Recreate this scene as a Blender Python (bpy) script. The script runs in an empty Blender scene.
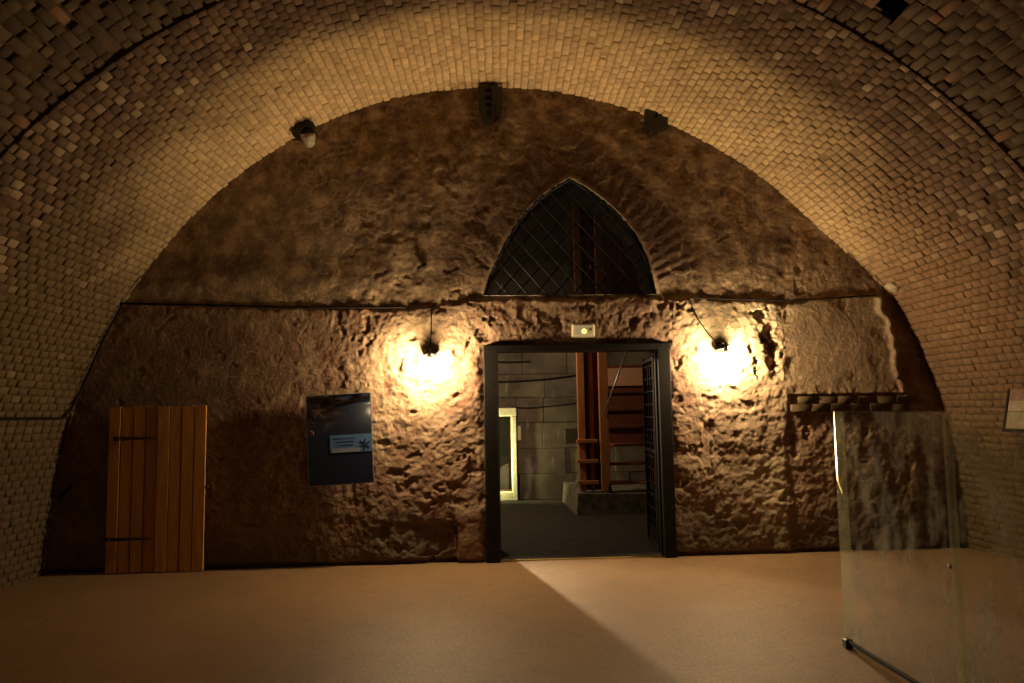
import bpy, bmesh, math, random
import numpy as np
from mathutils import Vector, Matrix

random.seed(7)
rng = np.random.default_rng(7)
scene = bpy.context.scene
COL = scene.collection

# ------------------------------------------------------------------ camera
D = 8.92                       # camera to end wall, metres
EYE = 1.60
YAW, PITCH, ROLL = math.radians(2.8633), math.radians(4.8147), math.radians(-1.0867)
FPX = 820.0                    # focal length in pixels of a 1024 px wide picture
fwd = Vector((math.sin(YAW) * math.cos(PITCH), math.cos(YAW) * math.cos(PITCH), math.sin(PITCH)))
rt0 = Vector((math.cos(YAW), -math.sin(YAW), 0))
up0 = rt0.cross(fwd)
rt = rt0 * math.cos(ROLL) + up0 * math.sin(ROLL)
up = up0 * math.cos(ROLL) - rt0 * math.sin(ROLL)
cam_data = bpy.data.cameras.new('camera')
cam_data.sensor_width = 36.0
cam_data.lens = 36.0 * FPX / 1024.0
cam_data.clip_start = 0.05
cam = bpy.data.objects.new('camera', cam_data)
COL.objects.link(cam)
Mc = Matrix((rt, up, -fwd)).transposed().to_4x4()
Mc.translation = Vector((0, -D, EYE))
cam.matrix_world = Mc
scene.camera = cam
CAM = np.array([0, -D, EYE])
def depth_of(p): return (np.asarray(p) - CAM) @ np.array(fwd)
def pix(p):
    v = np.asarray(p) - CAM
    c = v @ np.array(fwd)
    return 512 + FPX * (v @ np.array(rt)) / c, 341.5 - FPX * (v @ np.array(up)) / c, c

# ------------------------------------------------------------------ world, exposure
world = bpy.data.worlds.new('underground')
scene.world = world
world.use_nodes = True
world.node_tree.nodes['Background'].inputs[0].default_value = (0.0, 0.0, 0.0, 1)
world.node_tree.nodes['Background'].inputs[1].default_value = 0.0
vs = scene.view_settings
vs.view_transform = 'Standard'
vs.look = 'None'
vs.gamma = 1.0
vs.use_curve_mapping = False
vs.exposure = 0.0
scene.cycles.max_bounces = 8
scene.cycles.diffuse_bounces = 4
scene.cycles.transparent_max_bounces = 16
scene.cycles.caustics_reflective = False
scene.cycles.caustics_refractive = False

BULB_W = 1150.0                 # radiance of the two wall bulbs
WARM = (1.0, 0.72, 0.40)
HALL_FILL_W = 11.0
def lamp(name, loc, power, color, radius=0.05):
    l = bpy.data.lights.new(name, 'POINT')
    l.energy = power; l.color = color; l.shadow_soft_size = radius
    o = bpy.data.objects.new(name, l)
    o.location = loc
    COL.objects.link(o)
    return o
lamp('hall_fill', (-2.6, -12.4, 2.3), HALL_FILL_W, WARM, 0.06)  # unseen fill lights added behind the camera
lamp('hall_fill', (3.4, -12.4, 2.3), HALL_FILL_W, WARM, 0.06)
lamp('stair_room_lamp', (-0.18, 3.3, 2.95), 135.0, (1.0, 0.74, 0.46), 0.04)
# unseen spot added to throw the floor's light wedge out through the doorway
sl = bpy.data.lights.new('stair_wedge_spot', 'SPOT')
sl.energy = 900.0; sl.color = (1.0, 0.74, 0.44); sl.shadow_soft_size = 0.03
sl.spot_size = math.radians(52); sl.spot_blend = 0.6
so = bpy.data.objects.new('stair_wedge_spot', sl)
so.location = (-0.16, 3.3, 2.75)
so.rotation_euler = (Vector((1.6, -5.0, 0.3)) - Vector(so.location)).to_track_quat('-Z', 'Y').to_euler()
COL.objects.link(so)

# ------------------------------------------------------------------ material helpers
class NT:
    def __init__(self, name):
        self.m = bpy.data.materials.new(name)
        self.m.use_nodes = True
        self.t = self.m.node_tree
        self.t.nodes.clear()
        self.out = self.n('ShaderNodeOutputMaterial')
    def n(self, typ, **kw):
        nd = self.t.nodes.new(typ)
        for k, v in kw.items(): setattr(nd, k, v)
        return nd
    def l(self, a, b): self.t.links.new(a, b)
    def pos(self):
        return self.n('ShaderNodeNewGeometry').outputs['Position']
    def noise(self, scale, detail=4, rough=0.55, vec=None, stretch=None):
        v = vec or self.pos()
        if stretch:
            mp = self.n('ShaderNodeMapping')
            mp.inputs['Scale'].default_value = stretch
            self.l(v, mp.inputs['Vector']); v = mp.outputs[0]
        nd = self.n('ShaderNodeTexNoise')
        nd.inputs['Scale'].default_value = scale
        nd.inputs['Detail'].default_value = detail
        nd.inputs['Roughness'].default_value = rough
        self.l(v, nd.inputs['Vector'])
        return nd.outputs['Fac']
    def ramp(self, fac, stops):
        r = self.n('ShaderNodeValToRGB')
        e = r.color_ramp.elements
        while len(e) < len(stops): e.new(0.5)
        for i, (p, c) in enumerate(stops):
            e[i].position = p
            e[i].color = (c[0], c[1], c[2], 1) if isinstance(c, tuple) else (c, c, c, 1)
        self.l(fac, r.inputs[0])
        return r.outputs[0]
    def mix(self, fac, a, b, typ='MIX'):
        m = self.n('ShaderNodeMix', data_type='RGBA', blend_type=typ)
        for s, v in ((m.inputs[0], fac), (m.inputs[6], a), (m.inputs[7], b)):
            if isinstance(v, bpy.types.NodeSocket): self.l(v, s)
            elif isinstance(v, tuple): s.default_value = (v[0], v[1], v[2], 1)
            else: s.default_value = v
        return m.outputs[2]
    def math(self, op, a, b=0.0, clamp=False):
        m = self.n('ShaderNodeMath', operation=op, use_clamp=clamp)
        for s, v in ((m.inputs[0], a), (m.inputs[1], b)):
            if isinstance(v, bpy.types.NodeSocket): self.l(v, s)
            else: s.default_value = v
        return m.outputs[0]
    def attr(self, name):
        return self.n('ShaderNodeAttribute', attribute_name=name).outputs['Fac']
    def bsdf(self, color, rough=0.8, metal=0.0, spec=0.3, bump=None, bump_s=0.3, bump_d=0.01, coat=0.0):
        b = self.n('ShaderNodeBsdfPrincipled')
        if isinstance(color, bpy.types.NodeSocket): self.l(color, b.inputs['Base Color'])
        else: b.inputs['Base Color'].default_value = (color[0], color[1], color[2], 1)
        if isinstance(rough, bpy.types.NodeSocket): self.l(rough, b.inputs['Roughness'])
        else: b.inputs['Roughness'].default_value = rough
        b.inputs['Metallic'].default_value = metal
        b.inputs['Specular IOR Level'].default_value = spec
        b.inputs['Coat Weight'].default_value = coat
        b.inputs['Coat Roughness'].default_value = 0.05
        if bump is not None:
            bp = self.n('ShaderNodeBump')
            bp.inputs['Strength'].default_value = bump_s
            bp.inputs['Distance'].default_value = bump_d
            self.l(bump, bp.inputs['Height'])
            self.l(bp.outputs[0], b.inputs['Normal'])
        self.l(b.outputs[0], self.out.inputs[0])
        return b

def simple(name, color, rough=0.6, metal=0.0, spec=0.3, grain=0.15, scale=30.0, bump_s=0.15, coat=0.0):
    t = NT(name)
    f = t.noise(scale, 3)
    dark = tuple(c * (1 - grain) for c in color); lite = tuple(min(1, c * (1 + grain)) for c in color)
    t.bsdf(t.ramp(f, [(0.3, dark), (0.7, lite)]), rough, metal, spec, f, bump_s, 0.003, coat)
    return t.m

def emit(name, color, strength):
    t = NT(name)
    e = t.n('ShaderNodeEmission')
    e.inputs[0].default_value = (*color, 1); e.inputs[1].default_value = strength
    t.l(e.outputs[0], t.out.inputs[0])
    return t.m

def emit_mix(name, color, glow, strength):
    t = NT(name)
    b = t.bsdf(color, 0.5, 0, 0.4)
    b.inputs['Emission Color'].default_value = (*glow, 1); b.inputs['Emission Strength'].default_value = strength
    return t.m

MAT = {}
# plaster of the end wall
def m_plaster():
    t = NT('rough_plaster')
    n1 = t.noise(0.9, 5, 0.6)
    n2 = t.noise(4.5, 6, 0.65)
    n3 = t.noise(26, 5, 0.6)
    base = t.ramp(n1, [(0.33, (0.130, 0.076, 0.046)), (0.5, (0.20, 0.120, 0.071)), (0.68, (0.30, 0.198, 0.120))])
    base = t.mix(t.ramp(n2, [(0.45, 0.0), (0.62, 1.0)]), base, (0.150, 0.068, 0.040))
    base = t.mix(t.ramp(n3, [(0.55, 0.0), (0.75, 0.55)]), base, (0.40, 0.29, 0.18))
    base = t.mix(t.attr('pale'), base, t.ramp(n2, [(0.35, (0.25, 0.18, 0.105)), (0.65, (0.44, 0.345, 0.22))]))
    base = t.mix(t.attr('soot_dark'), base, (0.060, 0.033, 0.022))
    base = t.mix(t.attr('upper'), base, t.ramp(n2, [(0.36, (0.10, 0.062, 0.037)), (0.50, (0.20, 0.130, 0.076)), (0.62, (0.38, 0.265, 0.16))]))
    vein = t.math('ABSOLUTE', t.math('SUBTRACT', t.noise(3.4, 4, 0.55), 0.5))
    base = t.mix(t.math('MULTIPLY', t.ramp(vein, [(0.0, 0.6), (0.035, 0.0)]), t.ramp(n1, [(0.4, 0.1), (0.6, 1.0)])), base, (0.40, 0.29, 0.175))
    damp = t.mix(t.attr('damp'), base, (0.100, 0.072, 0.047))
    bmp = t.math('ADD', t.math('MULTIPLY', n3, 0.6), t.math('MULTIPLY', t.noise(60, 5, 0.7), 0.4))
    t.bsdf(damp, 0.72, 0, 0.3, bmp, 0.9, 0.018)
    return t.m
MAT['plaster'] = m_plaster()

def m_brick(name, stops, tan=None):
    t = NT(name)
    oi = t.n('ShaderNodeObjectInfo').outputs['Random']
    tint = t.math('FRACT', t.math('ADD', t.math('MULTIPLY', oi, 7.31), t.attr('tint')))
    n1 = t.noise(1.1, 4, 0.6); n3 = t.noise(45, 4, 0.6)
    c = t.ramp(tint, stops)
    c = t.mix(t.ramp(n1, [(0.35, 0.55), (0.65, 0.0)]), c, (0.11, 0.062, 0.034))
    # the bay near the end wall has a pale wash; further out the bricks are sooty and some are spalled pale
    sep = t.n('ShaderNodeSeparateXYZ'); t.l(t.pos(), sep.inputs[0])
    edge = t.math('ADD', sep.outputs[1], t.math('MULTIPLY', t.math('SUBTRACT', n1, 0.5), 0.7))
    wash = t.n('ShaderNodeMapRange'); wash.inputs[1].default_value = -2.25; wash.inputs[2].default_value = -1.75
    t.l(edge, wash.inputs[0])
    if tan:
        # lime wash with the lamps' falloff painted in: bright crown, dark haunches
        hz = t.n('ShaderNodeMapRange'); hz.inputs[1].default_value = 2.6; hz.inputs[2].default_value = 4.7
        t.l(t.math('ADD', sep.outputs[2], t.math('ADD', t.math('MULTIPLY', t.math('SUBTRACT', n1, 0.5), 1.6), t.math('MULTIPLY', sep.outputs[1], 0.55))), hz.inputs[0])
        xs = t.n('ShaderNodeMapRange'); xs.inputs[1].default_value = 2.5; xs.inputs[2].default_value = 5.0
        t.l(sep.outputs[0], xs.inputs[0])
        lit_tan = t.mix(hz.outputs[0], t.mix(xs.outputs[0], (0.120, 0.078, 0.036), (0.180, 0.100, 0.053)), tan)
        washed = t.mix(t.ramp(tint, [(0.1, 0.0), (0.9, 0.32)]), lit_tan, c)
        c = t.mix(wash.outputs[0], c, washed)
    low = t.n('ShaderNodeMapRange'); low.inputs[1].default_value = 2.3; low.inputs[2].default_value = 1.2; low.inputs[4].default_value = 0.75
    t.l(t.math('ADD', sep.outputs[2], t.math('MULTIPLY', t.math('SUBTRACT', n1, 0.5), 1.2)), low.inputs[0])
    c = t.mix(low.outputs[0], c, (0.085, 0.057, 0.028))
    c = t.mix(t.ramp(n3, [(0.5, 0.0), (0.8, 0.3)]), c, (0.10, 0.065, 0.04))
    t.bsdf(c, 0.85, 0, 0.2, n3, 0.5, 0.004)
    return t.m
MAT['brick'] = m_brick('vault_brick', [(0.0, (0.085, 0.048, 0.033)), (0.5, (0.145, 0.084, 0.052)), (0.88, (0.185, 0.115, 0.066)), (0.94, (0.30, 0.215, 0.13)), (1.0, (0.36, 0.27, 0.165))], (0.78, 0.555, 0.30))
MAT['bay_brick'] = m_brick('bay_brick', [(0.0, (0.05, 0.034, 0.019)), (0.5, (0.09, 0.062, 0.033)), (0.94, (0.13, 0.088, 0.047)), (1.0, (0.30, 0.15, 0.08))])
def m_mortar():
    t = NT('lime_mortar')
    n = t.noise(14, 5, 0.6)
    t.bsdf(t.ramp(n, [(0.3, (0.075, 0.047, 0.027)), (0.7, (0.14, 0.09, 0.05))]), 0.95, 0, 0.1, n, 0.5, 0.01)
    return t.m
MAT['mortar'] = m_mortar()
def m_rib_mortar():
    t = NT('washed_lit_mortar')
    n = t.noise(14, 5, 0.6); n1 = t.noise(1.1, 4, 0.6)
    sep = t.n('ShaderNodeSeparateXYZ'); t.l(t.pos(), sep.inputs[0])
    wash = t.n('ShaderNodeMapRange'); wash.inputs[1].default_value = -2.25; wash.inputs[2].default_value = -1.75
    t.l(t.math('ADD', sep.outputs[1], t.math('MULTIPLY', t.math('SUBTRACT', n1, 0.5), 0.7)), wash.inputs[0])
    hz = t.n('ShaderNodeMapRange'); hz.inputs[1].default_value = 2.6; hz.inputs[2].default_value = 4.7  # same painted falloff as the bricks: crown lighter, haunches darker
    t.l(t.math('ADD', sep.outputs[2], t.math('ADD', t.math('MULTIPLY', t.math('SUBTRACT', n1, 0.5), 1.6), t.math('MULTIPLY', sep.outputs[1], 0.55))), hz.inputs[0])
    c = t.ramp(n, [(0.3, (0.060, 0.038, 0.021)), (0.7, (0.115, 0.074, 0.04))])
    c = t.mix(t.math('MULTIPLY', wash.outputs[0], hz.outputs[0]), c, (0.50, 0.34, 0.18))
    t.bsdf(c, 0.95, 0, 0.1, n, 0.5, 0.01)
    return t.m
MAT['rib_mortar'] = m_rib_mortar()

def m_floor():
    t = NT('hall_floor')
    n1 = t.noise(0.55, 4, 0.55); n2 = t.noise(60, 4, 0.7); n4 = t.noise(5, 4, 0.6)
    c = t.ramp(n1, [(0.3, (0.190, 0.108, 0.049)), (0.7, (0.275, 0.164, 0.079))])
    c = t.mix(t.ramp(n4, [(0.45, 0.0), (0.72, 0.5)]), c, (0.13, 0.078, 0.042))
    c = t.mix(t.ramp(n2, [(0.42, 0.0), (0.72, 0.5)]), c, (0.15, 0.092, 0.052))
    r = t.ramp(t.noise(35, 3), [(0.3, 0.42), (0.7, 0.68)])
    t.bsdf(c, r, 0, 0.35, n2, 0.6, 0.006)
    return t.m
MAT['floor'] = m_floor()
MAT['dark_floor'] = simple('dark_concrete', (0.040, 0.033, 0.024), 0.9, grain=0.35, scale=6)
def m_stone():
    t = NT('grey_stone_blocks')
    oi = t.n('ShaderNodeObjectInfo').outputs['Random']
    n1 = t.noise(1.8, 5, 0.65); n2 = t.noise(30, 4)
    n5 = t.noise(2.2, 5, 0.6, stretch=(1.6, 1, 0.35))
    c = t.ramp(n1, [(0.32, (0.08, 0.062, 0.043)), (0.66, (0.23, 0.185, 0.13))])
    c = t.mix(t.math('MULTIPLY', oi, 0.35), c, (0.15, 0.13, 0.10))
    c = t.mix(t.ramp(n5, [(0.60, 0.0), (0.70, 0.75)]), c, (0.48, 0.44, 0.36))
    t.bsdf(c, 0.9, 0, 0.2, n2, 0.5, 0.006)
    return t.m
MAT['stone'] = m_stone()
MAT['pale_wash'] = simple('pale_limewash', (0.86, 0.83, 0.55), 0.85, grain=0.12, scale=12)
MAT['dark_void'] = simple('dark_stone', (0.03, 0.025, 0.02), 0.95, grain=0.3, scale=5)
MAT['concrete'] = simple('plinth_concrete', (0.19, 0.165, 0.12), 0.9, grain=0.5, scale=7)
def m_wood(name, dark, lite, sx=(14, 14, 1.2), scale=3.0, rough=0.55):
    t = NT(name)
    oi = t.n('ShaderNodeObjectInfo').outputs['Random']
    tc = t.n('ShaderNodeTexCoord').outputs['Object']
    off = t.n('ShaderNodeVectorMath', operation='ADD')
    cb = t.n('ShaderNodeCombineXYZ')
    for i, k in enumerate((13.7, 5.1, 9.3)): t.l(t.math('MULTIPLY', oi, k), cb.inputs[i])
    t.l(tc, off.inputs[0]); t.l(cb.outputs[0], off.inputs[1])
    g = t.noise(scale, 5, 0.6, off.outputs[0], sx)
    kn = t.noise(2.6, 2, 0.5, off.outputs[0], (2.5, 2.5, 1.0))
    c = t.ramp(g, [(0.30, dark), (0.70, lite)])
    c = t.mix(t.math('MULTIPLY', oi, 0.4), c, dark)
    c = t.mix(t.ramp(kn, [(0.68, 0.0), (0.76, 0.8)]), c, tuple(0.35 * v for v in dark))
    t.bsdf(c, rough, 0, 0.35, g, 0.3, 0.004)
    return t.m
MAT['pine'] = m_wood('old_pine', (0.40, 0.185, 0.045), (0.66, 0.34, 0.085))
MAT['stair_wood'] = m_wood('stair_wood', (0.36, 0.130, 0.045), (0.62, 0.26, 0.10))
MAT['fascia'] = m_wood('lit_fascia_wood', (0.52, 0.27, 0.15), (0.72, 0.40, 0.24), (1.2, 14, 14))  # stair wood lightened to paint in the lamplight on the fascia
MAT['stair_dark'] = m_wood('stair_wood_dark', (0.11, 0.030, 0.014), (0.20, 0.06, 0.025), (1.2, 14, 14))
MAT['iron'] = simple('painted_iron', (0.011, 0.009, 0.0075), 0.6, 0.0, 0.12, 0.3, 25)
MAT['black'] = simple('black_enamel', (0.010, 0.010, 0.011), 0.35, 0, 0.5, 0.2, 25)
MAT['strap'] = simple('rusty_strap_iron', (0.06, 0.045, 0.025), 0.7, 0.3, 0.3, 0.4, 25)
MAT['brass'] = simple('threshold_brass', (0.55, 0.40, 0.14), 0.35, 0.9, 0.5, 0.1, 25)
MAT['cream'] = simple('cream_plastic', (0.62, 0.55, 0.40), 0.5, 0, 0.4, 0.05, 20)
MAT['ceramic'] = simple('dusty_ceramic', (0.36, 0.29, 0.20), 0.5, 0, 0.4, 0.25, 30)
MAT['cable'] = simple('black_cable', (0.014, 0.012, 0.010), 0.85, 0, 0.08, 0.2, 40)
MAT['steel'] = simple('galvanised_steel', (0.45, 0.43, 0.40), 0.4, 0.8, 0.5, 0.15, 40)
MAT['white_paper'] = simple('white_paper', (0.24, 0.175, 0.115), 0.7, 0, 0.3, 0.05, 20)
MAT['white_enamel'] = simple('white_enamel', (0.7, 0.7, 0.66), 0.4, 0, 0.4, 0.05, 20)
MAT['bulb'] = emit('glowing_bulb', (1.0, 0.74, 0.40), BULB_W)
MAT['led'] = emit('amber_indicator', (1.0, 0.55, 0.07), 6.0)
MAT['tube'] = emit('fluorescent_tube', (1.0, 0.90, 0.42), 300.0)

# ------------------------------------------------------------------ object helpers
def tag(o, label=None, cat=None, group=None, kind=None):
    if label: o['label'] = label
    if cat: o['category'] = cat
    if group: o['group'] = group
    if kind: o['kind'] = kind
    return o
def empty(name, loc, label, cat, group=None, kind=None, rot=(0, 0, 0)):
    o = bpy.data.objects.new(name, None)
    o.empty_display_size = 0.1
    o.location = loc; o.rotation_euler = rot
    COL.objects.link(o)
    return tag(o, label, cat, group, kind)
def link(name, me, mat, parent=None, loc=None):
    o = bpy.data.objects.new(name, me)
    COL.objects.link(o)
    if mat is not None and not me.materials: me.materials.append(mat)
    if parent is not None: o.parent = parent
    if loc is not None: o.location = loc
    return o
def from_arrays(name, V, F, attrs=None, smooth=False):
    V = np.asarray(V, dtype=np.float32); F = np.asarray(F, dtype=np.int32)
    me = bpy.data.meshes.new(name)
    k = F.shape[1]
    me.vertices.add(len(V)); me.vertices.foreach_set('co', V.ravel())
    me.loops.add(F.size); me.loops.foreach_set('vertex_index', F.ravel())
    me.polygons.add(len(F))
    me.polygons.foreach_set('loop_start', np.arange(0, F.size, k, dtype=np.int32))
    me.polygons.foreach_set('loop_total', np.full(len(F), k, dtype=np.int32))
    if smooth: me.polygons.foreach_set('use_smooth', np.ones(len(F), dtype=bool))
    me.update(calc_edges=True)
    for nme, arr in (attrs or {}).items():
        a = me.attributes.new(nme, 'FLOAT', 'POINT')
        a.data.foreach_set('value', np.asarray(arr, dtype=np.float32))
    me.validate()
    return me
class MB:
    """collects shapes into one mesh"""
    def __init__(self): self.bm = bmesh.new()
    def box(self, c, s, rot=None, bevel=0.0, jitter=0.0):
        r = bmesh.ops.create_cube(self.bm, size=1.0)
        vs_ = r['verts']
        for v in vs_:
            v.co = Vector((v.co.x * s[0], v.co.y * s[1], v.co.z * s[2]))
            if jitter: v.co += Vector((random.uniform(-1, 1), random.uniform(-1, 1), random.uniform(-1, 1))) * jitter
        if bevel:
            es = list({e for v in vs_ for e in v.link_edges})
            g = bmesh.ops.bevel(self.bm, geom=es, offset=bevel, segments=1, affect='EDGES')
            vs_ = list({v for f in g['faces'] for v in f.verts} | {v for v in vs_ if v.is_valid})
        M = (rot.to_4x4() if rot is not None else Matrix.Identity(4))
        M = Matrix.Translation(Vector(c)) @ M
        bmesh.ops.transform(self.bm, matrix=M, verts=vs_)
        return self
    def beam(self, a, b, w, h, bevel=0.0, upv=(0, 0, 1)):
        a, b = Vector(a), Vector(b); d = b - a
        z = d.normalized(); x = Vector(upv).cross(z)
        if x.length < 1e-4: x = Vector((1, 0, 0))
        x.normalize(); y = z.cross(x)
        return self.box((a + b) / 2, (w, h, d.length), Matrix((x, y, z)).transposed(), bevel)
    def tube(self, pts, r, seg=8):
        pts = [Vector(p) for p in pts]; rs = r if isinstance(r, (list, tuple)) else [r] * len(pts)
        rings = []; prev = None
        for i, p in enumerate(pts):
            t = (pts[min(i + 1, len(pts) - 1)] - pts[max(i - 1, 0)]).normalized()
            if prev is None:
                x = t.orthogonal().normalized()
            else:
                x = (prev - t * prev.dot(t)).normalized()
            prev = x; y = t.cross(x)
            rings.append([self.bm.verts.new(p + (x * math.cos(2 * math.pi * k / seg) + y * math.sin(2 * math.pi * k / seg)) * rs[i]) for k in range(seg)])
        for a, b in zip(rings, rings[1:]):
            for k in range(seg):
                f = self.bm.faces.new((a[k], a[(k + 1) % seg], b[(k + 1) % seg], b[k])); f.smooth = seg > 6
        self.bm.faces.new(rings[0][::-1]); self.bm.faces.new(rings[-1])
        return self
    def lathe(self, prof, origin=(0, 0, 0), axis=(0, 0, 1), seg=20):
        ax = Vector(axis).normalized(); x = ax.orthogonal().normalized(); y = ax.cross(x); o = Vector(origin)
        rings = []
        for r, h in prof:
            rings.append([self.bm.verts.new(o + ax * h + (x * math.cos(2 * math.pi * k / seg) + y * math.sin(2 * math.pi * k / seg)) * max(r, 1e-4)) for k in range(seg)])
        for a, b in zip(rings, rings[1:]):
            for k in range(seg):
                f = self.bm.faces.new((a[k], a[(k + 1) % seg], b[(k + 1) % seg], b[k])); f.smooth = True
        self.bm.faces.new(rings[0][::-1]); self.bm.faces.new(rings[-1])
        return self
    def poly(self, pts, thick_vec):
        a = [self.bm.verts.new(p) for p in pts]
        b = [self.bm.verts.new(Vector(p) + Vector(thick_vec)) for p in pts]
        n = len(a)
        self.bm.faces.new(a); self.bm.faces.new(b[::-1])
        for k in range(n): self.bm.faces.new((a[k], b[k], b[(k + 1) % n], a[(k + 1) % n]))
        return self
    def done(self, name, mat, parent=None, loc=None, label=None):
        bmesh.ops.recalc_face_normals(self.bm, faces=self.bm.faces)
        me = bpy.data.meshes.new(name); self.bm.to_mesh(me); self.bm.free()
        o = link(name, me, mat, parent, loc)
        if label: o['label'] = label
        return o

# ------------------------------------------------------------------ fractal noise for the relief
def vnoise(x, y, s, seed):
    x = x / s; y = y / s
    xi = np.floor(x).astype(np.int64); yi = np.floor(y).astype(np.int64)
    fx = x - xi; fy = y - yi
    fx = fx * fx * fx * (fx * (6 * fx - 15) + 10); fy = fy * fy * fy * (fy * (6 * fy - 15) + 10)
    def h(a, b):
        n = (a * 374761393 + b * 668265263 + seed * 974711) & 0xffffffff
        n = ((n ^ (n >> 13)) * 1274126177) & 0xffffffff
        return ((n ^ (n >> 16)) & 0xffff) / 65535.0
    a = h(xi, yi); b = h(xi + 1, yi); c = h(xi, yi + 1); d = h(xi + 1, yi + 1)
    return (a * (1 - fx) + b * fx) * (1 - fy) + (c * (1 - fx) + d * fx) * fy * 1.0 - 0.5
def fbm(x, y, s, seed, o=4, g=0.5):
    r = 0; a = 1
    for i in range(o):
        r = r + a * vnoise(x, y, s / 2 ** i, seed + i * 17); a *= g
    return r
def sstep(a, b, x):
    t = np.clip((x - a) / (b - a), 0, 1); return t * t * (3 - 2 * t)

# ------------------------------------------------------------------ vault geometry
XC0, SLOPE, ZC, R = 0.481, 0.317 / D, 0.177, 4.961
Y_RIB, Y_BAY = -3.02, -3.98      # where the low rib ends, where the next rib begins
R_BAY = R + 0.03
# the measured outline of the vault on the end wall is not quite a circle
_wa = [(-0.05, -2), (0.12, -8), (0.29, -5), (0.53, -2), (0.80, 4), (1.13, 10), (1.33, 11), (1.54, 7), (1.72, 4), (2.03, -4), (2.38, -11), (2.60, 3), (2.85, -1), (3.2, 0)]
_ta = np.array([math.pi - a for a, _ in _wa])[::-1]
def R_at(th, y, base=R):
    # th measured from +x side
    c = np.interp(th, _ta, np.array([d for _, d in _wa])[::-1]) / 92.0
    return base + c * np.clip(1 + np.asarray(y) / 2.0, 0, 1)
def vault_pt(th, y, r):
    return np.stack([XC0 + SLOPE * y + r * np.cos(th), y + 0 * th, ZC + r * np.sin(th)], -1)
TH0 = -math.asin((ZC + 0.03) / R)
TH1 = math.pi - TH0

def shell(name, y0, y1, base, mat, ny, off=0.006, parent=None, hole=None):
    nth = 260
    th = np.linspace(TH0, TH1, nth); ys = np.linspace(y0, y1, ny)
    T, Y = np.meshgrid(th, ys, indexing='ij')
    V = vault_pt(T.ravel(), Y.ravel(), R_at(T.ravel(), Y.ravel(), base) + off)
    idx = np.arange(nth * ny).reshape(nth, ny)
    F = np.stack([idx[:-1, :-1], idx[1:, :-1], idx[1:, 1:], idx[:-1, 1:]], -1).reshape(-1, 4)
    if hole is not None:
        c = V[F].mean(1); F = F[~hole(c)]
    return link(name, from_arrays(name, V, F, smooth=True), mat, parent)

# brick mesh data: local x along the course height, y along the vault axis, z towards the room
def brick_arrays(w, l, dep, ch=0.005, jit=0.002):
    def ring(a, b, z): return [(-a, -b, z), (a, -b, z), (a, b, z), (-a, b, z)]
    v = np.array(ring(w / 2, l / 2, -dep) + ring(w / 2, l / 2, -ch) + ring(w / 2 - ch, l / 2 - ch, 0))
    v = v + rng.uniform(-jit, jit, v.shape)
    f = []
    for b in (0, 4):
        for k in range(4): f.append((b + k, b + (k + 1) % 4, b + 4 + (k + 1) % 4, b + 4 + k))
    f.append((8, 9, 10, 11))
    return v, np.array(f)
def lay(parent, rows, w, l, dep, mat, keep=300, nvar=14):
    """rows: list of (theta, y, r, length, extra_tilt). The largest in the picture become parts, the rest one stuff part."""
    th = np.array([q[0] for q in rows]); y = np.array([q[1] for q in rows]); r = np.array([q[2] for q in rows])
    ln = np.array([q[3] for q in rows])
    P = vault_pt(th, y, r)
    px, py, c = pix(P)
    size = np.where((px > 2) & (px < 1022) & (py > 2) & (py < 681) & (c > 0.5), ln / c ** 2, 0)
    order = np.argsort(-size)
    sel = set(order[:keep][size[order[:keep]] > 0].tolist())
    variants = {}
    VV = []; FF = []; TT = []; n = 0
    mats = []
    for i in range(len(rows)):
        z = np.array([-math.cos(th[i]), 0, -math.sin(th[i])]); x = np.array([-math.sin(th[i]), 0, math.cos(th[i])])
        yv = np.cross(z, x)
        tx, ty = rng.normal(0, 0.011, 2)
        z = z + x * tx + yv * ty; z /= np.linalg.norm(z); x = x - z * (x @ z); x /= np.linalg.norm(x); yv = np.cross(z, x)
        Rm = np.stack([x, yv, z], 1)
        if i in sel:
            key = (round(ln[i], 3), int(rng.integers(nvar)))
            if key not in variants:
                v, f = brick_arrays(w, ln[i], dep)
                me = from_arrays('brick', v, f, {'tint': np.full(len(v), rng.random())})
                me.materials.append(mat); variants[key] = me
            o = bpy.data.objects.new('brick', variants[key])
            COL.objects.link(o); o.parent = parent
            M = Matrix(Rm.tolist()).to_4x4(); M.translation = Vector(P[i]); o.matrix_basis = M
        else:
            v, f = brick_arrays(w, ln[i], dep)
            VV.append(v @ Rm.T + P[i]); FF.append(f + n); n += len(v); TT.append(np.full(len(v), rng.random()))
    me = from_arrays('brickwork', np.concatenate(VV), np.concatenate(FF), {'tint': np.concatenate(TT)})
    o = link('brickwork', me, mat, parent); o['kind'] = 'stuff'
    return o

# --- low rib beside the end wall: header bricks
HOLES = [(-2.0, 0.35)]
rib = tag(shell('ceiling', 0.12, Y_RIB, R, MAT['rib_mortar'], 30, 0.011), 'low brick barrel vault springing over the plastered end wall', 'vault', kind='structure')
rows = []
ncourse = int((TH1 - TH0) * R / 0.0755); dth = (TH1 - TH0) / ncourse
ncol = int(abs(Y_RIB) / 0.140); pit = abs(Y_RIB) / ncol
for i in range(ncourse):
    th = TH0 + (i + 0.5) * dth
    sh = 0.5 if (i + int(rng.random() < 0.12)) % 2 else 0.0
    for j in range(ncol + 1):
        yc = -(j + 0.5 - sh) * pit
        L = pit - 0.013
        if yc - L / 2 < Y_RIB:                      # closer at the arris
            a = yc + L / 2; b = Y_RIB
            if a - b < 0.03: continue
            yc = (a + b) / 2; L = a - b
        if rng.random() < 0.006: continue
        worn = 0.02 if yc < -2.05 and rng.random() < 0.5 else 0.0
        rr = float(R_at(th, yc)) - 0.002 + rng.normal(0, 0.0035) + worn * 0.2
        rows.append((th + rng.normal(0, 0.0006), yc, rr, round(L, 3)))
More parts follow.
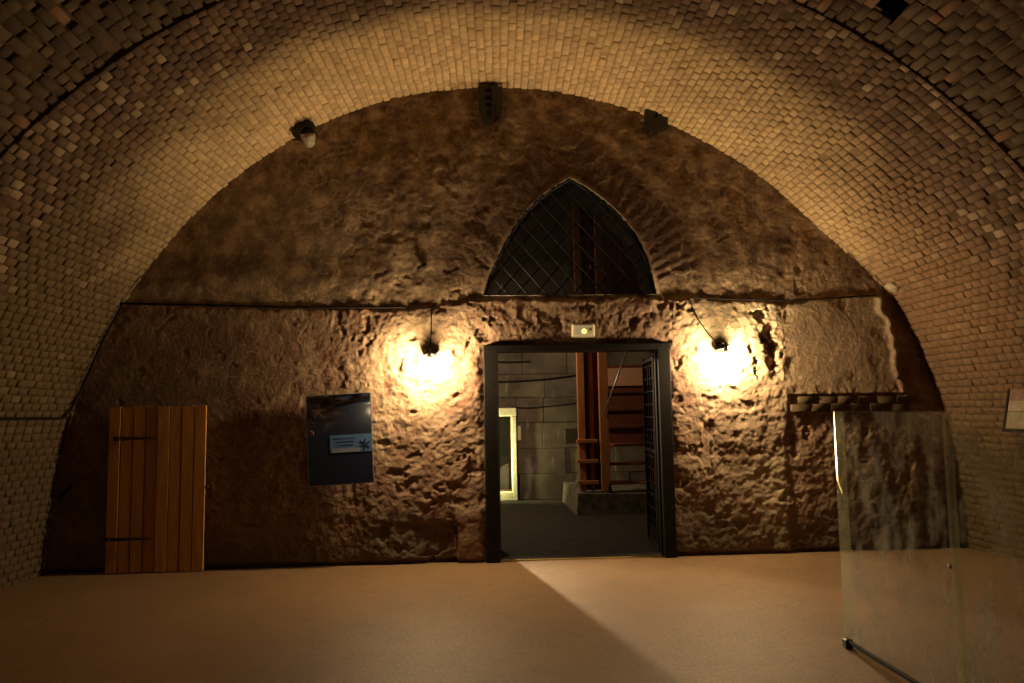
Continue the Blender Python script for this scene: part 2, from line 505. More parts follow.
lay(rib, rows, 0.0755 - 0.011, 0, 0.05, MAT['brick'])
# riser between rib and bay
def annulus(name, y, r0, r1, mat, parent):
    th = np.linspace(TH0, TH1, 260)
    V = np.concatenate([vault_pt(th, np.full_like(th, y), r0), vault_pt(th, np.full_like(th, y), r1)])
    n = len(th); i = np.arange(n - 1)
    return link(name, from_arrays(name, V, np.stack([i, i + 1, i + 1 + n, i + n], -1)), mat, parent)
annulus('riser', Y_RIB, R + 0.002, R_BAY + 0.02, MAT['mortar'], rib)

# --- recessed bay: stretchers, and the next rib
def bay_hole(c):
    px, py, d = pix(c)
    return ((px - 893) / 14) ** 2 + ((py - 6) / 17) ** 2 < 1
bay = tag(shell('ceiling', Y_RIB, Y_BAY - 0.1, R_BAY, MAT['mortar'], 22, 0.008, None, bay_hole), 'recessed brick bay of the vault between two ribs', 'vault', kind='structure')
rows = []
HOLE_C = None
nc = int((TH1 - TH0) * R_BAY / 0.083); dth = (TH1 - TH0) / nc
for i in range(nc):
    th = TH0 + (i + 0.5) * dth
    y = Y_RIB + 0.004
    first = i % 2 == 0
    while y > Y_BAY - 0.02:
        L = 0.10 if first else (0.205 if rng.random() < 0.8 else 0.10)
        first = False
        yc = y - L / 2 - 0.006
        p = vault_pt(np.array(th), np.array(yc), R_BAY)
        px, py, d = pix(p)
        gone = ((px - 892) / 17) ** 2 + ((py - 6) / 20) ** 2 < 1 or ((px - 36) / 7) ** 2 + ((py - 62) / 6) ** 2 < 1
        if not gone and rng.random() > 0.008:
            rows.append((th + rng.normal(0, 0.0009), yc, R_BAY - 0.01 + rng.normal(0, 0.006), L))
        y -= L + 0.012
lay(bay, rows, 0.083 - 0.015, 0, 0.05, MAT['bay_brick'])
near_rib = tag(shell('ceiling', Y_BAY, -14.0, R, MAT['mortar'], 12, 0.0), 'next brick rib of the vault, seen only in the upper corners', 'vault', kind='structure')
annulus('riser', Y_BAY, R, R_BAY + 0.05, MAT['mortar'], near_rib)
rows = []
nc = int((TH1 - TH0) * R / 0.08); dth = (TH1 - TH0) / nc
for i in range(nc):
    th = TH0 + (i + 0.5) * dth
    for j in range(5):
        yc = Y_BAY - 0.065 - j * 0.14 - (0.06 if (i % 2 and j) else 0)
        p = vault_pt(np.array(th), np.array(yc), R); px, py, d = pix(p)
        if -60 < px < 1084 and -60 < py < 700:
            rows.append((th, yc, R - 0.006 + rng.normal(0, 0.003), 0.125))
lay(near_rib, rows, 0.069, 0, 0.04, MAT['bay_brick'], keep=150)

# ------------------------------------------------------------------ floors
def slab(name, x0, x1, y0, y1, z, th, mat, label, cat):
    b = MB(); b.box(((x0 + x1) / 2, (y0 + y1) / 2, z - th / 2), (x1 - x0, y1 - y0, th))
    return tag(b.done(name, mat), label, cat, kind='structure')
slab('floor', -4.9, 5.9, -14.0, 0.02, 0.0, 0.2, MAT['floor'], 'tan concrete floor of the vaulted hall', 'floor')
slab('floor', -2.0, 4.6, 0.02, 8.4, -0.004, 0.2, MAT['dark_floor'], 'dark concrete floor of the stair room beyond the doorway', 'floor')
b = MB(); b.box((0.4, -14.05, 2.6), (11, 0.1, 5.6))
tag(b.done('wall_front', MAT['plaster']), 'plastered wall closing the hall behind the viewer', 'wall', kind='structure')

# ------------------------------------------------------------------ end wall with its relief
ARCH_L = [(0.138, 2.86), (0.215, 3.10), (0.332, 3.345), (0.485, 3.62), (0.674, 3.855), (0.89, 4.035), (1.125, 4.180)]
ARCH_R = [(1.125, 4.180), (1.345, 4.045), (1.569, 3.868), (1.745, 3.68), (1.894, 3.46), (1.995, 3.20), (2.055, 2.85)]
def dense(pts, n=14):
    out = []
    P = [np.array(p) for p in pts]; P = [2 * P[0] - P[1]] + P + [2 * P[-1] - P[-2]]
    for i in range(1, len(P) - 2):
        for k in range(n):
            t = k / n; a, b, c, d = P[i - 1:i + 3]
            out.append(0.5 * (2 * b + (c - a) * t + (2 * a - 5 * b + 4 * c - d) * t * t + (3 * b - 3 * c + d - a) * t ** 3))
    out.append(P[-2]); return np.array(out)
ARCH = np.concatenate([dense(ARCH_L), dense(ARCH_R)[1:]])
def in_poly(x, z, P):
    ins = np.zeros(x.shape, bool)
    for i in range(len(P)):
        x0, z0 = P[i]; x1, z1 = P[(i + 1) % len(P)]
        c = ((z0 > z) != (z1 > z)) & (x < (x1 - x0) * (z - z0) / (z1 - z0 + 1e-12) + x0)
        ins ^= c
    return ins
def closest(x, z, P, closed=True):
    best = np.full(x.shape, 1e9); bx = np.zeros_like(x); bz = np.zeros_like(x)
    n = len(P)
    for i in range(n if closed else n - 1):
        a = P[i]; d = P[(i + 1) % n] - a; L = d @ d + 1e-12
        t = np.clip(((x - a[0]) * d[0] + (z - a[1]) * d[1]) / L, 0, 1)
        cx = a[0] + d[0] * t; cz = a[1] + d[1] * t
        q = (x - cx) ** 2 + (z - cz) ** 2
        m = q < best
        best[m] = q[m]; bx[m] = cx[m]; bz[m] = cz[m]
    return np.sqrt(best), bx, bz
DOOR = np.array([(0.165, -0.2), (0.165, 2.275), (2.12, 2.275), (2.12, -0.2)])
GX = np.arange(-4.75, 5.72, 0.0125); GZ = np.arange(-0.04, 5.32, 0.0125)
X, Z = np.meshgrid(GX, GZ, indexing='ij')
near = (np.hypot(X - XC0, Z - ZC) < R + 0.2)
ins = in_poly(X, Z, ARCH) | in_poly(X, Z, DOOR)
cell_in = ins[:-1, :-1] & ins[1:, :-1] & ins[1:, 1:] & ins[:-1, 1:]
cell_ok = near[:-1, :-1] & near[1:, 1:] & ~cell_in
# distances
dA, ax_, az_ = closest(X, Z, ARCH); dA = np.where(in_poly(X, Z, ARCH), -dA, dA)
# relief, positive towards the room
lx = [-4.6, -3.70, -1.85, -0.5, 0.1, 2.1, 3.22, 3.48, 4.65, 4.8, 5.6]
lz = [2.84, 2.80, 2.73, 2.72, 2.80, 2.80, 2.76, 2.74, 2.80, 2.82, 2.85]
ledge = np.interp(X, lx, lz) + fbm(X, Z * 0, 0.35, 5) * 0.05 + fbm(X, Z * 0, 0.06, 55, 2) * 0.02
below = 1 - sstep(-0.02, 0.03, Z - ledge)
rough_x = sstep(-2.2, -0.6, X) * 0.85 + 0.15
calm = 1 - 0.75 * sstep(3.42, 3.55, X + 0.05 * fbm(X, Z, .3, 31)) * sstep(1.70, 1.78, Z) * (1 - sstep(4.62, 4.72, X)) * below
amp = rough_x * (0.45 + 0.55 * below) * calm
big = fbm(X, Z, 1.1, 1, 3) * 0.030
mid = fbm(X, Z, 0.42, 2, 3) * 0.040
lum = (0.35 - np.abs(fbm(X + 0.05 * fbm(X, Z, .2, 77), Z + 0.04 * fbm(X, Z, .15, 78), 0.20, 3, 4))) * 0.032
fine = fbm(X * 0.9, Z * 1.1, 0.075, 4, 3, 0.65) * 0.020 + fbm(X, Z, 0.5, 6, 2) * fbm(X, Z, 0.11, 7, 3, 0.6) * 0.05
dep = big * (0.4 + 0.6 * rough_x) + (mid * 0.6 + lum * 0.30 + fine * 0.42) * amp + (fbm(X, Z, 0.045, 8, 3, 0.75) * 0.006 + fbm(X + 0.03 * fbm(X, Z, .1, 18), Z, 0.16, 19, 5, 0.7) * 0.010) * np.clip(amp * 1.5, 0.15, 1.1)
pit_ = fbm(X, Z, 0.16, 9, 3); dep -= amp * 0.022 * sstep(0.30, 0.42, pit_)
dep += below * 0.036
# right panel edge, hollow beside the lamp, brick course slot, recessed strip at the far right
edge_r = 4.62 + (2.79 - Z) * 0.15 + fbm(Z, Z * 0, 0.25, 12) * 0.10
dep -= below * sstep(0.0, 0.05, X - edge_r) * 0.09
dep += below * np.exp(-((X - edge_r + 0.03) / 0.035) ** 2) * 0.035 * (Z > 1.6)
def pitm(cx, cz, rx, rz, d, seed):
    q = np.hypot((X - cx) / rx, (Z - cz) / rz) + fbm(X, Z, 0.16, seed, 5, 0.65) * 1.5
    return -d * (1 - sstep(0.7, 1.05, q))
dep += pitm(3.32, 2.44, 0.07, 0.16, 0.10, 21) + pitm(3.30, 2.16, 0.075, 0.18, 0.11, 22) + pitm(3.15, 2.62, 0.16, 0.05, 0.06, 23)
dep += pitm(3.12, 2.1, 0.05, 0.18, 0.07, 24)
slot = sstep(3.45, 3.52, X) * (1 - sstep(4.78, 4.84, X)) * sstep(1.515, 1.535, Z) * (1 - sstep(1.705, 1.72, Z))
dep = dep * (1 - 0.7 * slot) + slot * 0.0
low_r = sstep(3.40, 3.50, X + 0.06 * fbm(X, Z, .3, 41)) * (1 - sstep(1.50, 1.53, Z))
dep -= low_r * 0.03
# band beside the door, foot of the wall
band = (1 - sstep(0.0, 0.02, np.abs(X + 0.02) - 0.16)) * (1 - sstep(0.45, 0.75, Z))
dep = dep * (1 - 0.6 * band) + band * 0.055
left_low = sstep(-0.9, -0.3, X) * (1 - sstep(-0.19, -0.17, X)) * (1 - sstep(0.40, 0.46, Z))
dep -= left_low * 0.05
foot = 1 - sstep(0.025, 0.055, Z + 0.02 * fbm(X, Z, 0.2, 61))
dep -= foot * 0.05
# radial voussoirs of the relieving arch round the window
ang = np.arctan2(Z - 2.75, X - 1.12)
ring = sstep(0.0, 0.05, dA) * (1 - sstep(0.42, 0.62, dA + 0.12 * fbm(X, Z, .4, 71))) * sstep(2.9, 3.1, Z)
dep += ring * (np.abs(((ang * 17 / math.pi * 2 + 0.3 * fbm(X, Z, .4, 72)) % 1) - 0.5) * 0.03 - 0.006) * (0.15 + 0.85 * sstep(1.2, 1.7, X)) * (0.5 + 1.5 * vnoise(X, Z, 0.15, 73))
dep += np.exp(-(np.clip(dA, 0, 9) / 0.03) ** 2) * 0.02 * (Z > 2.87)
# calm around the door frame
dd, dx_, dz_ = closest(X, Z, DOOR); dep *= (0.35 + 0.65 * sstep(0.0, 0.12, dd))
dep -= dep.mean() * 0
Xo, Zo = X.copy(), Z.copy()
iA = in_poly(X, Z, ARCH); Xo[iA] = ax_[iA]; Zo[iA] = az_[iA]
iD = in_poly(X, Z, DOOR); Xo[iD] = dx_[iD]; Zo[iD] = dz_[iD]
WALL_DEP = dep
def wall_y(x, z):
    i = int(np.clip(round((x - GX[0]) / 0.0125), 0, len(GX) - 1)); j = int(np.clip(round((z - GZ[0]) / 0.0125), 0, len(GZ) - 1))
    return -float(WALL_DEP[i, j])
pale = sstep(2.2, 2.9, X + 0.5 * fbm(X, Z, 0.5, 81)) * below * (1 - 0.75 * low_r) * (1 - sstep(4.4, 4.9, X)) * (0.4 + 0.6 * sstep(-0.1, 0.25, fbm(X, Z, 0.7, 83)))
pale += 0.5 * np.exp(-(np.hypot(X + 0.45, (Z - 2.0)) / 0.7) ** 2) * sstep(-0.2, 0.2, fbm(X, Z, 0.4, 85))  # paler pool round the left lamp paints in its glow
pale = np.clip(pale, 0, 1) * (1 - slot)
soot_dark = np.clip(ring * 0.6 + 0.8 * np.exp(-(np.hypot((X + 0.43) / 0.32, (Z - 2.85) / 0.22)) ** 2) + 0.8 * np.exp(-(np.hypot((X - 2.6) / 0.32, (Z - 2.9) / 0.22)) ** 2)  # sooty arch ring, plus darker patches above the two lamps
               + 0.9 * np.exp(-(np.hypot((X - 0.23) / 0.15, (Z - 4.95) / 0.2)) ** 2) + 0.9 * np.exp(-(np.hypot((X - 2.1) / 0.15, (Z - 4.75) / 0.15)) ** 2), 0, 0.92)
upper = np.clip(1 - below, 0, 1) * (1 - ring)
damp = np.clip((1 - sstep(0.05, 0.8, Z + 0.5 * fbm(X, Z, 0.8, 91))) * 0.75 + 0.35 * (1 - sstep(-3.6, -2.6, X)) * sstep(-0.2, 0.2, fbm(X, Z, 0.9, 93)), 0, 0.9) * (1 - band)
idx = -np.ones(X.shape, dtype=np.int64)
used = np.zeros(X.shape, bool)
for sl in ((slice(None, -1), slice(None, -1)), (slice(1, None), slice(None, -1)), (slice(1, None), slice(1, None)), (slice(None, -1), slice(1, None))):
    u = np.zeros(X.shape, bool); u[sl] = cell_ok; used |= u
idx[used] = np.arange(used.sum())
F = np.stack([idx[:-1, :-1], idx[1:, :-1], idx[1:, 1:], idx[:-1, 1:]], -1)[cell_ok]
V = np.stack([Xo[used], -dep[used], Zo[used]], -1)
me = from_arrays('wall_back', V, F, {'pale': pale[used], 'soot_dark': soot_dark[used], 'upper': upper[used], 'damp': damp[used]}, True)
wall = tag(link('wall_back', me, MAT['plaster']), 'rough brown plastered end wall with doorway and pointed window', 'wall', kind='structure')
# reveals of window and door (the thickness of the wall)
TH = 0.70
def reveal(name, P, depth, mat, parent, closed):
    n = len(P); m = 6
    V = []; F = []
    for j in range(m + 1):
        y = -0.03 + (depth + 0.03) * j / m
        for (x, z) in P:
            V.append((x + 0.012 * rng.normal() * (j > 0), y, z + 0.012 * rng.normal() * (j > 0)))
    for j in range(m):
        for i in range(n if closed else n - 1):
            k = (i + 1) % n
            F.append((j * n + i, j * n + k, (j + 1) * n + k, (j + 1) * n + i))
    return link(name, from_arrays(name, V, F, {'upper': np.full(len(V), 0.4)}), mat, parent)
reveal('window_reveal', ARCH, TH, MAT['stone'], wall, True)
reveal('door_reveal', np.array([(0.165, -0.02), (0.165, 1.1), (0.165, 2.275), (1.1, 2.275), (2.12, 2.275), (2.12, 1.1), (2.12, -0.02)]), TH, MAT['plaster'], wall, False)
# brick course showing in the slot
slot_bricks = []
bv = []
for k in range(6):
    v, f = brick_arrays(0.076, 0.216, 0.07, 0.004, 0.004)
    me = from_arrays('brick', v, f, {'tint': np.full(len(v), rng.random() * 0.75)}); me.materials.append(MAT['bay_brick']); bv.append(me)
for row in range(2):
    x = 3.50 + 0.09 * row
    while x < 4.72:
        o = bpy.data.objects.new('brick', random.choice(bv)); COL.objects.link(o); o.parent = wall
        o.matrix_basis = Matrix.Translation((x + 0.1, -0.055 - random.uniform(0, 0.014), 1.572 + row * 0.083 + 0.012 * (x - 3.5) * -1)) @ Matrix(((0, 1, 0), (0, 0, -1), (-1, 0, 0))).to_4x4()
        x += 0.222
# mortar lump at the right end of the ledge
b = MB(); bmesh.ops.create_icosphere(b.bm, subdivisions=2, radius=0.09)
for v in b.bm.verts: v.co = Vector((v.co.x * 1.25, v.co.y, v.co.z * 0.8)) * random.uniform(0.85, 1.1)
b.done('mortar_lump', MAT['ceramic'], wall, (4.66, -0.22, 2.885))

# ------------------------------------------------------------------ iron door frame
dr = empty('door_1', (1.15, 0, 0), 'dark iron frame of the open doorway in the end wall', 'door frame', kind='structure')
def part_box(name, c, s, mat, parent, bevel=0.0, rot=None, label=None):
    b = MB(); b.box((0, 0, 0), s, rot, bevel)
    o = b.done(name, mat, parent, None, label)
    o.location = Vector(c) - parent.matrix_world.translation if parent.type == 'EMPTY' else Vector(c)
    return o
def P_(parent, c): return Vector(c) - parent.location
def pbox(name, c, s, mat, parent, bevel=0.0, rot=None, label=None):
    b = MB(); b.box((0, 0, 0), s, rot, bevel)
    return b.done(name, mat, parent, P_(parent, c), label)
def pbeam(name, a, c, w, h, mat, parent, bevel=0.0, upv=(0, 0, 1), label=None):
    mid_ = (Vector(a) + Vector(c)) / 2
    b = MB(); b.beam(Vector(a) - mid_, Vector(c) - mid_, w, h, bevel, upv)
    return b.done(name, mat, parent, P_(parent, mid_), label)
pbox('jamb', (0.205, -0.03, 1.155), (0.15, 0.14, 2.31), MAT['iron'], dr, 0.008)
pbox('jamb', (2.10, -0.03, 1.155), (0.13, 0.14, 2.31), MAT['iron'], dr, 0.008)
pbox('lintel', (1.1525, -0.035, 2.272), (2.045, 0.15, 0.072), MAT['iron'], dr, 0.008)
pbox('stop', (0.275, 0.02, 1.12), (0.03, 0.06, 2.23), MAT['iron'], dr, 0.004)
pbox('stop', (2.03, 0.02, 1.12), (0.03, 0.06, 2.23), MAT['iron'], dr, 0.004)
st = MB(); st.box((1.155, -0.01, 0.006), (1.75, 0.035, 0.014), None, 0.002)
tag(st.done('trim_1', MAT['brass']), 'thin yellow strip across the doorway threshold', 'threshold strip', kind='structure')

# ------------------------------------------------------------------ iron grille gates, folded back into the stair room
def gate(name, hinge, far, label, bars):
    h = Vector((hinge[0], hinge[1], 0.03)); f = Vector((far[0], far[1], 0.03)); d = f - h; W_ = d.length
    g = empty(name, h, label, 'gate', 'iron grille gates of the doorway')
    u = d.normalized()
    at = lambda s, z: h + u * s + Vector((0, 0, z))
    H_ = 2.16
    for s in (0.02, W_ - 0.02): pbeam('stile', at(s, 0), at(s, H_), 0.045, 0.045, MAT['iron'], g, 0.004, u)
    for z in (0.04, H_ * 0.5, H_ - 0.04): pbeam('rail', at(0.02, z), at(W_ - 0.02, z), 0.04, 0.04, MAT['iron'], g, 0.004)
    pbeam('kick_plate', at(0.04, 0.13), at(W_ - 0.04, 0.13), 0.012, 0.18, MAT['iron'], g, 0)
    for k in range(1, bars): pbeam('bar', at(W_ * k / bars, 0.05), at(W_ * k / bars, H_ - 0.05), 0.018, 0.018, MAT['iron'], g, 0, u)
    for k in range(13):
        z = 0.28 + k * 0.148
        pbeam('crossbar', at(0.03, z), at(W_ - 0.03, z), 0.016, 0.016, MAT['iron'], g, 0)
    for k in range(1, bars + 1, 2):
        s = W_ * (k - 0.5) / bars
        for z in (0.95, 1.19):
            pts = [(u * (math.cos(a) * 0.06) + Vector((0, 0, math.sin(a) * 0.06))) for a in np.linspace(0, 2 * math.pi, 17)]
            b = MB(); b.tube(pts, 0.008, 5); b.done('ring', MAT['iron'], g, P_(g, at(s, z)))
    return g
gate('grille_gate', (2.035, 0.10), (2.10, 0.98), 'black iron grille gate leaf folded back on the side of the wooden stairs', 5)
lg = gate('grille_gate', (0.27, 0.10), (0.245, 0.98), 'black iron grille gate leaf seen edge-on by the jamb near the glowing niche', 5)

pbeam('light_stop_panel', (0.262, 0.14, 1.1), (0.237, 0.95, 1.1), 0.006, 2.05, MAT['iron'], lg, 0)  # panel added to stop light leaking through the grille

# ------------------------------------------------------------------ pointed lattice window
win = empty('window_1', (1.12, 0.05, 2.87), 'pointed arch window with a diagonal iron lattice above the doorway', 'window', kind='structure')
cen = ARCH.mean(0)
inner = ARCH.copy()
b = MB()
path = [Vector((x, 0.04, z)) - win.location for x, z in (ARCH * 0.985 + np.array([1.12, 3.3]) * 0.015)]
b.tube([p for p in path], 0.022, 6); b.done('frame', MAT['iron'], win)
def clip_bar(p0, d):
    ts = np.linspace(-3, 3, 1201); q = p0 + ts[:, None] * d
    i = in_poly(q[:, 0], q[:, 1], ARCH)
    if not i.any(): return None
    k = np.where(i)[0]; return q[k[0]], q[k[-1]]
for sgn in (1, -1):
    d = np.array([math.cos(math.radians(49)), sgn * math.sin(math.radians(49))]); nrm = np.array([-d[1], d[0]])
    for k in range(-12, 13):
        r_ = clip_bar(np.array([1.10, 3.25]) + nrm * (k + 0.25) * 0.160, d)
        if r_ is None: continue
        a, c = r_
        if np.hypot(*(c - a)) < 0.12: continue
        pbeam('lattice_bar', (a[0], 0.04 + 0.012 * sgn, a[1]), (c[0], 0.04 + 0.012 * sgn, c[1]), 0.014, 0.018, MAT['iron'], win, 0, (0, 1, 0))
for k, z in enumerate((3.25, 3.65)):
    a, c = clip_bar(np.array([1.1, z]), np.array([1.0, 0]))
# dusty pane
def m_dusty(name, tint, amount, scale, stretch, lo, hi, gloss_rough=0.03):
    t = NT(name)
    tr = t.n('ShaderNodeBsdfTransparent'); tr.inputs[0].default_value = (*tint, 1)
    gl = t.n('ShaderNodeBsdfGlossy'); gl.inputs['Roughness'].default_value = gloss_rough
    lw = t.n('ShaderNodeFresnel'); lw.inputs[0].default_value = 1.45
    bf = t.n('ShaderNodeNewGeometry').outputs['Backfacing']
    mx = t.n('ShaderNodeMixShader'); t.l(t.math('MULTIPLY', lw.outputs[0], t.math('SUBTRACT', 1.0, bf)), mx.inputs[0]); t.l(tr.outputs[0], mx.inputs[1]); t.l(gl.outputs[0], mx.inputs[2])
    df = t.n('ShaderNodeBsdfDiffuse'); df.inputs[0].default_value = (0.62, 0.58, 0.50, 1)
    tl = t.n('ShaderNodeBsdfTranslucent'); tl.inputs[0].default_value = (0.62, 0.58, 0.50, 1)
    ad = t.n('ShaderNodeMixShader'); ad.inputs[0].default_value = 0.5; t.l(df.outputs[0], ad.inputs[1]); t.l(tl.outputs[0], ad.inputs[2])
    n = t.noise(scale, 6, 0.65, stretch=stretch)
    f = t.math('MULTIPLY', t.ramp(n, [(lo, 0.0), (hi, 1.0)]), amount)
    f = t.math('ADD', f, 0.015)
    m2 = t.n('ShaderNodeMixShader'); t.l(f, m2.inputs[0]); t.l(mx.outputs[0], m2.inputs[1]); t.l(ad.outputs[0], m2.inputs[2])
    t.l(m2.outputs[0], t.out.inputs[0])
    return t.m
MAT['old_pane'] = m_dusty('grimy_old_pane', (0.35, 0.35, 0.35), 0.5, 5.0, (1.6, 1, 0.8), 0.66, 0.76, 0.1)
b = MB(); b.poly([Vector((x, 0.085, z)) - win.location for x, z in ARCH], (0, 0.005, 0)); b.done('pane', MAT['old_pane'], win)

# ------------------------------------------------------------------ stair room behind
XL, XR, YB = -1.9, 4.5, 5.97
def wall_slab(name, c, s, label, mat='stone'):
    b = MB(); b.box(c, s); return tag(b.done(name, MAT[mat]), label, 'wall', kind='structure')
wl = wall_slab('wall_left', (XL - 0.1, 4.2, 3.0), (0.2, 7.0, 6.2), 'grey stone side wall of the stair room, niche side')
wr = wall_slab('wall_right', (XR + 0.1, 4.2, 3.0), (0.2, 7.0, 6.2), 'grey stone side wall of the stair room, staircase side')
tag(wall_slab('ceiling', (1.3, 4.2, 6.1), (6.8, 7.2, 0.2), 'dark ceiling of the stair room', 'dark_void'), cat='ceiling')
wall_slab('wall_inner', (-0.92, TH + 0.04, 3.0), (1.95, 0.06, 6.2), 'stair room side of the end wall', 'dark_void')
# back wall with a niche opening: core pieces plus blocks
NX0, NX1, NZ0, NZ1 = -0.55, 0.70, 0.15, 1.50
core = MB()
core.box(((XL + NX0) / 2, YB + 0.22, 3.0), (NX0 - XL, 0.36, 6.2)); core.box(((NX1 + XR) / 2, YB + 0.22, 3.0), (XR - NX1, 0.36, 6.2))
core.box(((NX0 + NX1) / 2, YB + 0.22, (NZ1 + 6.1) / 2), (NX1 - NX0, 0.36, 6.1 - NZ1)); core.box(((NX0 + NX1) / 2, YB + 0.22, NZ0 / 2), (NX1 - NX0, 0.36, NZ0))
wf = tag(core.done('wall_back', MAT['mortar']), 'grey stone block wall at the back of the stair room', 'wall', kind='structure')
row_h = 0.42
z = 0.0; ri = 0
while z < 5.4:
    h_ = row_h + random.uniform(-0.04, 0.05)
    x = XL + random.uniform(-0.5, 0.0)
    while x < XR:
        w_ = random.uniform(0.6, 1.05)
        x0, x1 = max(x, XL), min(x + w_, XR)
        segs = [(x0, x1, z, z + h_)]
        if z < NZ1 + 0.13 and x1 > NX0 - 0.1 and x0 < NX1 + 0.1:
            segs = []
            if x0 < NX0 - 0.1: segs.append((x0, NX0 - 0.1, z, z + h_))
            if x1 > NX1 + 0.09: segs.append((NX1 + 0.09, x1, z, z + h_))
            if z + h_ > NZ1 + 0.15: segs.append((max(x0, NX0 - 0.1), min(x1, NX1 + 0.09), NZ1 + 0.15, z + h_))
        for (a, c, z0, z1) in segs:
            if c - a < 0.08 or z1 - z0 < 0.06: continue
            b = MB(); pr = random.uniform(0.0, 0.03)
            b.box((0, 0, 0), (c - a - 0.006, 0.08, z1 - z0 - 0.006), None, 0.006, 0.002)
            b.done('stone_block', MAT['stone'], wf, ((a + c) / 2, YB + 0.03 - pr, (z0 + z1) / 2))
        x += w_
    z += h_; ri += 1
# lit surround of the niche
ns = empty('trim_2', (0.1, YB, 0), 'pale lime-washed surround of the low lit niche in the stair room', 'niche surround', kind='structure')
pbox('lintel', (0.075, YB - 0.03, NZ1 + 0.075), (NX1 - NX0 + 0.19, 0.14, 0.15), MAT['pale_wash'], ns, 0.01)
pbox('jamb', (NX1 + 0.045, YB - 0.03, 0.75), (0.09, 0.14, 1.5), MAT['pale_wash'], ns, 0.01)
pbox('jamb', (NX0 - 0.05, YB - 0.03, 0.75), (0.10, 0.14, 1.5), MAT['pale_wash'], ns, 0.01)
pbox('sill', (0.075, YB - 0.03, NZ0 / 2), (NX1 - NX0 - 0.002, 0.14, NZ0), MAT['pale_wash'], ns, 0.01)
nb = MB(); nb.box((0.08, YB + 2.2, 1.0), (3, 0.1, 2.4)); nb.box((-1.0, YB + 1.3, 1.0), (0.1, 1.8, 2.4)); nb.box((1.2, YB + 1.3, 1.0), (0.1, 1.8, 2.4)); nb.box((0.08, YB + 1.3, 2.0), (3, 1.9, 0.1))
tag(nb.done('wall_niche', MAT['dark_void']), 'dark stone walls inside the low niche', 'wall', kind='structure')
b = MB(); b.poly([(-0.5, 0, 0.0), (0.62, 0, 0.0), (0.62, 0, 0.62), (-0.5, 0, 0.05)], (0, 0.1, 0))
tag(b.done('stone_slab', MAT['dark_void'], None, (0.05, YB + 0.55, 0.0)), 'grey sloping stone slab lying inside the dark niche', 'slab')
# fluorescent tube beside the niche, behind the door jamb
ft = empty('tube_light', (0.13, YB - 0.22, 0.35), 'upright fluorescent tube light standing beside the niche, hidden by the door jamb', 'lamp')
b = MB(); b.lathe([(0.012, 0.02), (0.018, 0.03), (0.018, 0.95), (0.012, 0.96)], seg=10); b.done('tube', MAT['tube'], ft)
b = MB(); b.lathe([(0.022, -0.35), (0.022, 0.02)], seg=10); b.done('base', MAT['steel'], ft)
b = MB(); b.poly([Vector((0.045 * math.cos(a), 0.045 * math.sin(a), 0.0)) for a in np.linspace(math.pi * 0.98, math.pi * 1.93, 9)] + [Vector((0.042 * math.cos(a), 0.042 * math.sin(a), 0.0)) for a in np.linspace(math.pi * 1.93, math.pi * 0.98, 9)], (0, 0, 0.99)); b.done('light_shield', MAT['white_enamel'], ft)  # shield added to keep the tube's light off the hall floor
b = MB(); b.lathe([(0.022, 0.96), (0.022, 1.0)], seg=10); b.done('cap', MAT['steel'], ft)
b = MB(); b.lathe([(0.10, -0.35), (0.10, -0.33), (0.03, -0.32)], seg=14); b.done('foot', MAT['steel'], ft)
# small switch box beside niche
sb = MB(); sb.box((0, 0, 0), (0.06, 0.05, 0.26), None, 0.008)
tag(sb.done('switch_box', MAT['pale_wash'], None, (0.845, YB - 0.03, 1.19)), 'slim pale switch box on the block wall beside the glowing niche', 'switch box')
# cables on the back wall
def cable(name, pts, r, label, sag=0.0, mat='cable', seg=6, n=12):
    P = [Vector(p) for p in pts]; out = []
    for a, c in zip(P, P[1:]):
        for k in range(n):
            t = k / n; q = a.lerp(c, t); q.z -= sag * 4 * t * (1 - t); out.append(q)
    out.append(P[-1])
    b = MB(); b.tube(out, r, seg); o = b.done(name, MAT[mat]); return tag(o, label, 'cable')
yb = YB - 0.035
cable('wall_cable', [(0.0, yb, 2.50), (1.07, yb, 2.475)], 0.018, 'short thick black cable near the top of the block wall seen through the doorway', 0.01)
cable('wall_cable', [(-0.2, yb, 2.17), (1.0, yb, 2.13), (2.4, yb, 2.30)], 0.022, 'thick black cable running into the wooden posts across the block wall', 0.03)
cable('wall_cable', [(0.72, yb, 1.665), (1.3, yb, 1.66), (2.4, yb, 1.80)], 0.010, 'thin dark cable sloping from the niche surround across the block wall', 0.02)
b = MB(); b.box((0, 0, 0), (0.22, 0.03, 0.26), None, 0.01); tag(b.done('dark_panel', MAT['strap'], None, (1.78, YB - 0.03, 1.12)), 'dark metal panel on the block wall beside the stair posts', 'panel')

# wooden staircase on its plinth
pl = MB(); pl.poly([(0, 0, 0), (2.6, 0, 0), (2.6, 0, 0.27), (0.03, 0, 0.33)], (0, 2.0, 0)); 
tag(pl.done('concrete_plinth', MAT['concrete'], None, (1.56, 3.62, -0.004)), 'worn concrete plinth under the wooden staircase', 'plinth')
sc_ = empty('wooden_staircase', (1.9, 3.8, 0.30), 'reddish wooden staircase with tall plank posts on a concrete plinth', 'staircase')
Y0 = 3.8
for (x0, x1, dy) in ((1.635, 1.745, 0.0), (1.82, 1.885, 0.05), (1.965, 2.105, -0.05)):
    pbox('post', ((x0 + x1) / 2, Y0 + dy, 2.94), (x1 - x0, 0.10, 5.2), MAT['stair_wood'], sc_, 0.006)
pbox('side_board', (1.90, Y0 + 0.10, 2.9), (0.36, 0.03, 5.1), MAT['stair_dark'], sc_, 0.003)
for z in (1.11, 0.80, 0.48): pbox('ledger', (1.76, Y0 - 0.07, z), (0.33, 0.06, 0.055), MAT['stair_wood'], sc_, 0.005)
